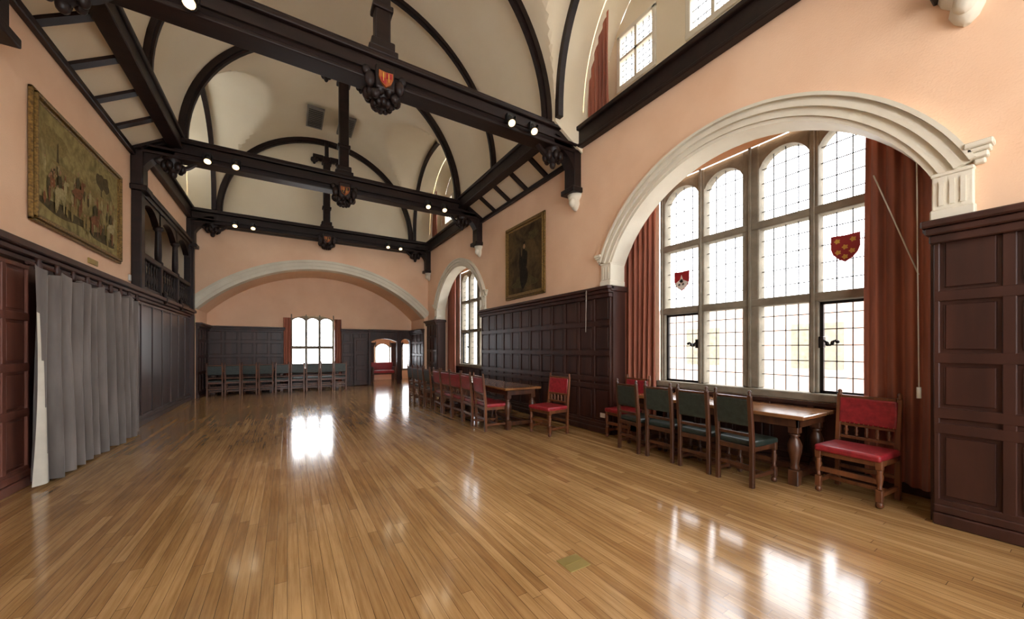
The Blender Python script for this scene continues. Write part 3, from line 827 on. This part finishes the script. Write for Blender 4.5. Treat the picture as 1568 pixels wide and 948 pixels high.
# ---------------------------------------------------------------- furniture
def chair_mesh(name,leather,wood,w,spindles):
    mb=MB(name,[wood,leather,'brass']); h=w/2-.03
    xb=lambda z:-.22-.05*max(0,(z-.45))/.55
    for sg in (-1,1):
        y=sg*h
        mb.lathe(.2,y,[(.018,0),(.03,.015),(.03,.04),(.018,.06)],0,10)
        mb.box(.2-.025,.2+.025,y-.025,y+.025,.06,.17,0,.004)
        mb.lathe(.2,y,[(.018,.17),(.028,.185),(.016,.2),(.026,.25),(.03,.3),(.02,.33),(.028,.345),(.018,.36)],0,10)
        mb.box(.2-.026,.2+.026,y-.026,y+.026,.36,.45,0,.004)
        mb.box(-.245,-.2,y-.022,y+.022,0,.47,0,.004)
        q=.022
        mb.hexa([(xb(.45)-q-.002,y-q,.46),(xb(.45)+q,y-q,.46),(xb(.45)+q,y+q,.46),(xb(.45)-q-.002,y+q,.46),
                 (xb(1)-q,y-q,.99),(xb(1)+q-.008,y-q,.99),(xb(1)+q-.008,y+q,.99),(xb(1)-q,y+q,.99)],0,.004)
        mb.lathe(xb(1)-.004,y,[(.02,.985),(.024,1.0),(.012,1.01),(.022,1.03),(.014,1.048),(.003,1.055)],0,10)
        mb.box(-.2,.175,y-.014,y+.014,.1,.14,0,.004)
        mb.box(-.2,.175,y-.016,y+.016,.385,.44,0,.004)
    mb.box(-.015,.015,-h,h,.1,.14,0,.004)
    mb.box(.19,.215,-h,h,.22,.27,0,.004); mb.box(-.235,-.21,-h,h,.2,.24,0,.004)
    mb.box(.185,.22,-h,h,.385,.44,0,.004); mb.box(-.24,-.2,-h,h,.385,.44,0,.004)
    mb.box(-.215,.25,-w/2+.005,w/2-.005,.43,.5,1,.025)
    def brk(z0,z1,th,m,bev,e=0):
        a,b=xb(z0),xb(z1); yy=h-.018+e
        mb.hexa([(a-th,-yy,z0),(a+th,-yy,z0),(a+th,yy,z0),(a-th,yy,z0),(b-th,-yy,z1),(b+th,-yy,z1),(b+th,yy,z1),(b-th,yy,z1)],m,bev)
    if spindles:
        brk(.53,.56,.014,0,.003); brk(.665,.69,.014,0,.003)
        for i in range(5):
            y=-h+.07+(2*h-.14)*i/4
            mb.lathe(xb(.6),y,[(.012,.56),(.018,.575),(.01,.59),(.02,.62),(.01,.645),(.016,.665)],0,8)
        brk(.69,.97,.026,1,.02,.012); brk(.965,.995,.018,0,.004)
    else:
        brk(.545,.58,.014,0,.003)
        brk(.66,.955,.022,1,.016,.02); brk(.955,.98,.016,0,.003)
    for i in range(12):
        y=-h+.03+(2*h-.06)*i/11; z=.7 if spindles else .675
        mb.lathe(xb(z)+.027,y,[(.001,z-.006),(.006,z),(.001,z+.006)],2,5)
    return mb.obj(mesh_only=True)
RED=chair_mesh('red_leather_chair','redleather','chairwood',.54,True)
GRN=chair_mesh('green_leather_chair','greenleather','darkchair',.44,False)
GRN2=chair_mesh('green_leather_chair_brown','greenleather','chairwood',.44,False)
def put(kind,x,y,rot): link('red_leather_chair' if kind is RED else 'green_leather_chair',kind,0,(x,y,0),math.radians(rot))
for i,y in enumerate((2.22,2.73,3.24,3.72)): put(GRN,4.52+random.uniform(-.02,.02),y,random.uniform(-5,3))
put(RED,4.97,1.39,176); put(RED,4.84,4.27,178)
for y in (6.15,6.72,7.28,7.84,8.4): put(RED,3.28+random.uniform(-.02,.02),y,random.uniform(-5,5))
put(RED,3.98,5.28,186)
for y in (9.15,9.65,10.15,10.65): put(GRN2,3.3,y,random.uniform(-4,4))
for i in range(9): put(GRN2,-1.95+.452*i,15.02,90+random.uniform(-3,3))

def table(name,x0,x1,y0,y1,top='tabletop',wood='darkchair'):
    mb=MB(name,[wood,top])
    mb.box(x0,x1,y0,y1,.735,.78,1,.008)
    i=.07
    mb.box(x0+i,x1-i,y0+i,y0+i+.03,.64,.735,0,.005);mb.box(x0+i,x1-i,y1-i-.03,y1-i,.64,.735,0,.005)
    mb.box(x0+i,x0+i+.03,y0+i,y1-i,.64,.735,0,.005);mb.box(x1-i-.03,x1-i,y0+i,y1-i,.64,.735,0,.005)
    for x in (x0+.13,x1-.13):
        for y in (y0+.13,y1-.13):
            mb.box(x-.05,x+.05,y-.05,y+.05,0,.17,0,.008)
            mb.lathe(x,y,[(.035,.17),(.05,.19),(.035,.22),(.042,.27),(.065,.38),(.07,.44),(.05,.5),(.035,.53),(.052,.55),(.035,.57)],0,14)
            mb.box(x-.05,x+.05,y-.05,y+.05,.57,.735,0,.008)
    for (a,b,c,d) in ((x0+.13,x1-.13,y0+.1,y0+.16),(x0+.13,x1-.13,y1-.16,y1-.1)): mb.box(a,b,c,d,.07,.14,0,.006)
    if x1-x0<y1-y0:
        xm=(x0+x1)/2+.1; mb.box(xm-.03,xm+.03,y0+.13,y1-.13,.07,.14,0,.006)
    else:
        ym=(y0+y1)/2+.15; mb.box(x0+.13,x1-.13,ym-.03,ym+.03,.07,.14,0,.006)
    mb.obj()
table('refectory_table',4.64,5.46,1.72,3.98)
table('refectory_table',3.36,4.16,5.75,8.72); table('refectory_table',3.36,4.16,8.76,11.2)
table('refectory_table',-2.2,-.35,15.3,15.98); table('refectory_table',-.3,1.75,15.3,15.98)

mb=MB('floor_socket_plate',['brass']); mb.box(1.62,1.8,1.9,2.06,0,.006,0,.002); mb.box(1.64,1.78,1.975,1.982,.006,.009); mb.obj()
mb=MB('wall_socket',['whiteplastic']); wbox(mb,('x',xR,-1),4.68,4.8,.05,.062,.28,.36,0,.004); mb.obj()
mb=MB('exit_sign',['green_sign']); wbox(mb,('y',YE,-1),-2.47,-2.38,.0,.05,2.28,2.42,0,.005); mb.obj()
mb=MB('wall_switch',['whiteplastic']); wbox(mb,WL,9.45,9.53,0.0,.03,2.75,2.87,0,.01); mb.obj()

# ---------------------------------------------------------------- outside
mb=MB('courtyard_building',['brick','winstone','glass'])
mb.box(16,17,-14,26,-.3,3.4,0)
for i in range(9):
    y=-12+i*4.2; mb.box(15.95,16.02,y,y+1.5,.8,2.4,1)
mb.obj()
mb=MB('courtyard_ground',['paving']); mb.box(6.3,60,-40,60,-.4,-.3); mb.obj()

w=bpy.data.worlds.new('World'); S.world=w; w.use_nodes=True
bg=w.node_tree.nodes['Background']; bg.inputs['Color'].default_value=(.96,.98,1,1); bg.inputs['Strength'].default_value=9

# ---------------------------------------------------------------- camera
cd=bpy.data.cameras.new('camera'); co=bpy.data.objects.new('camera',cd); S.collection.objects.link(co)
cd.sensor_width=36; cd.lens=36*565/1568; cd.shift_y=.0383; cd.clip_start=.05
co.location=(0,0,1.5); co.rotation_euler=(math.radians(90),0,math.radians(-31.34))
S.camera=co
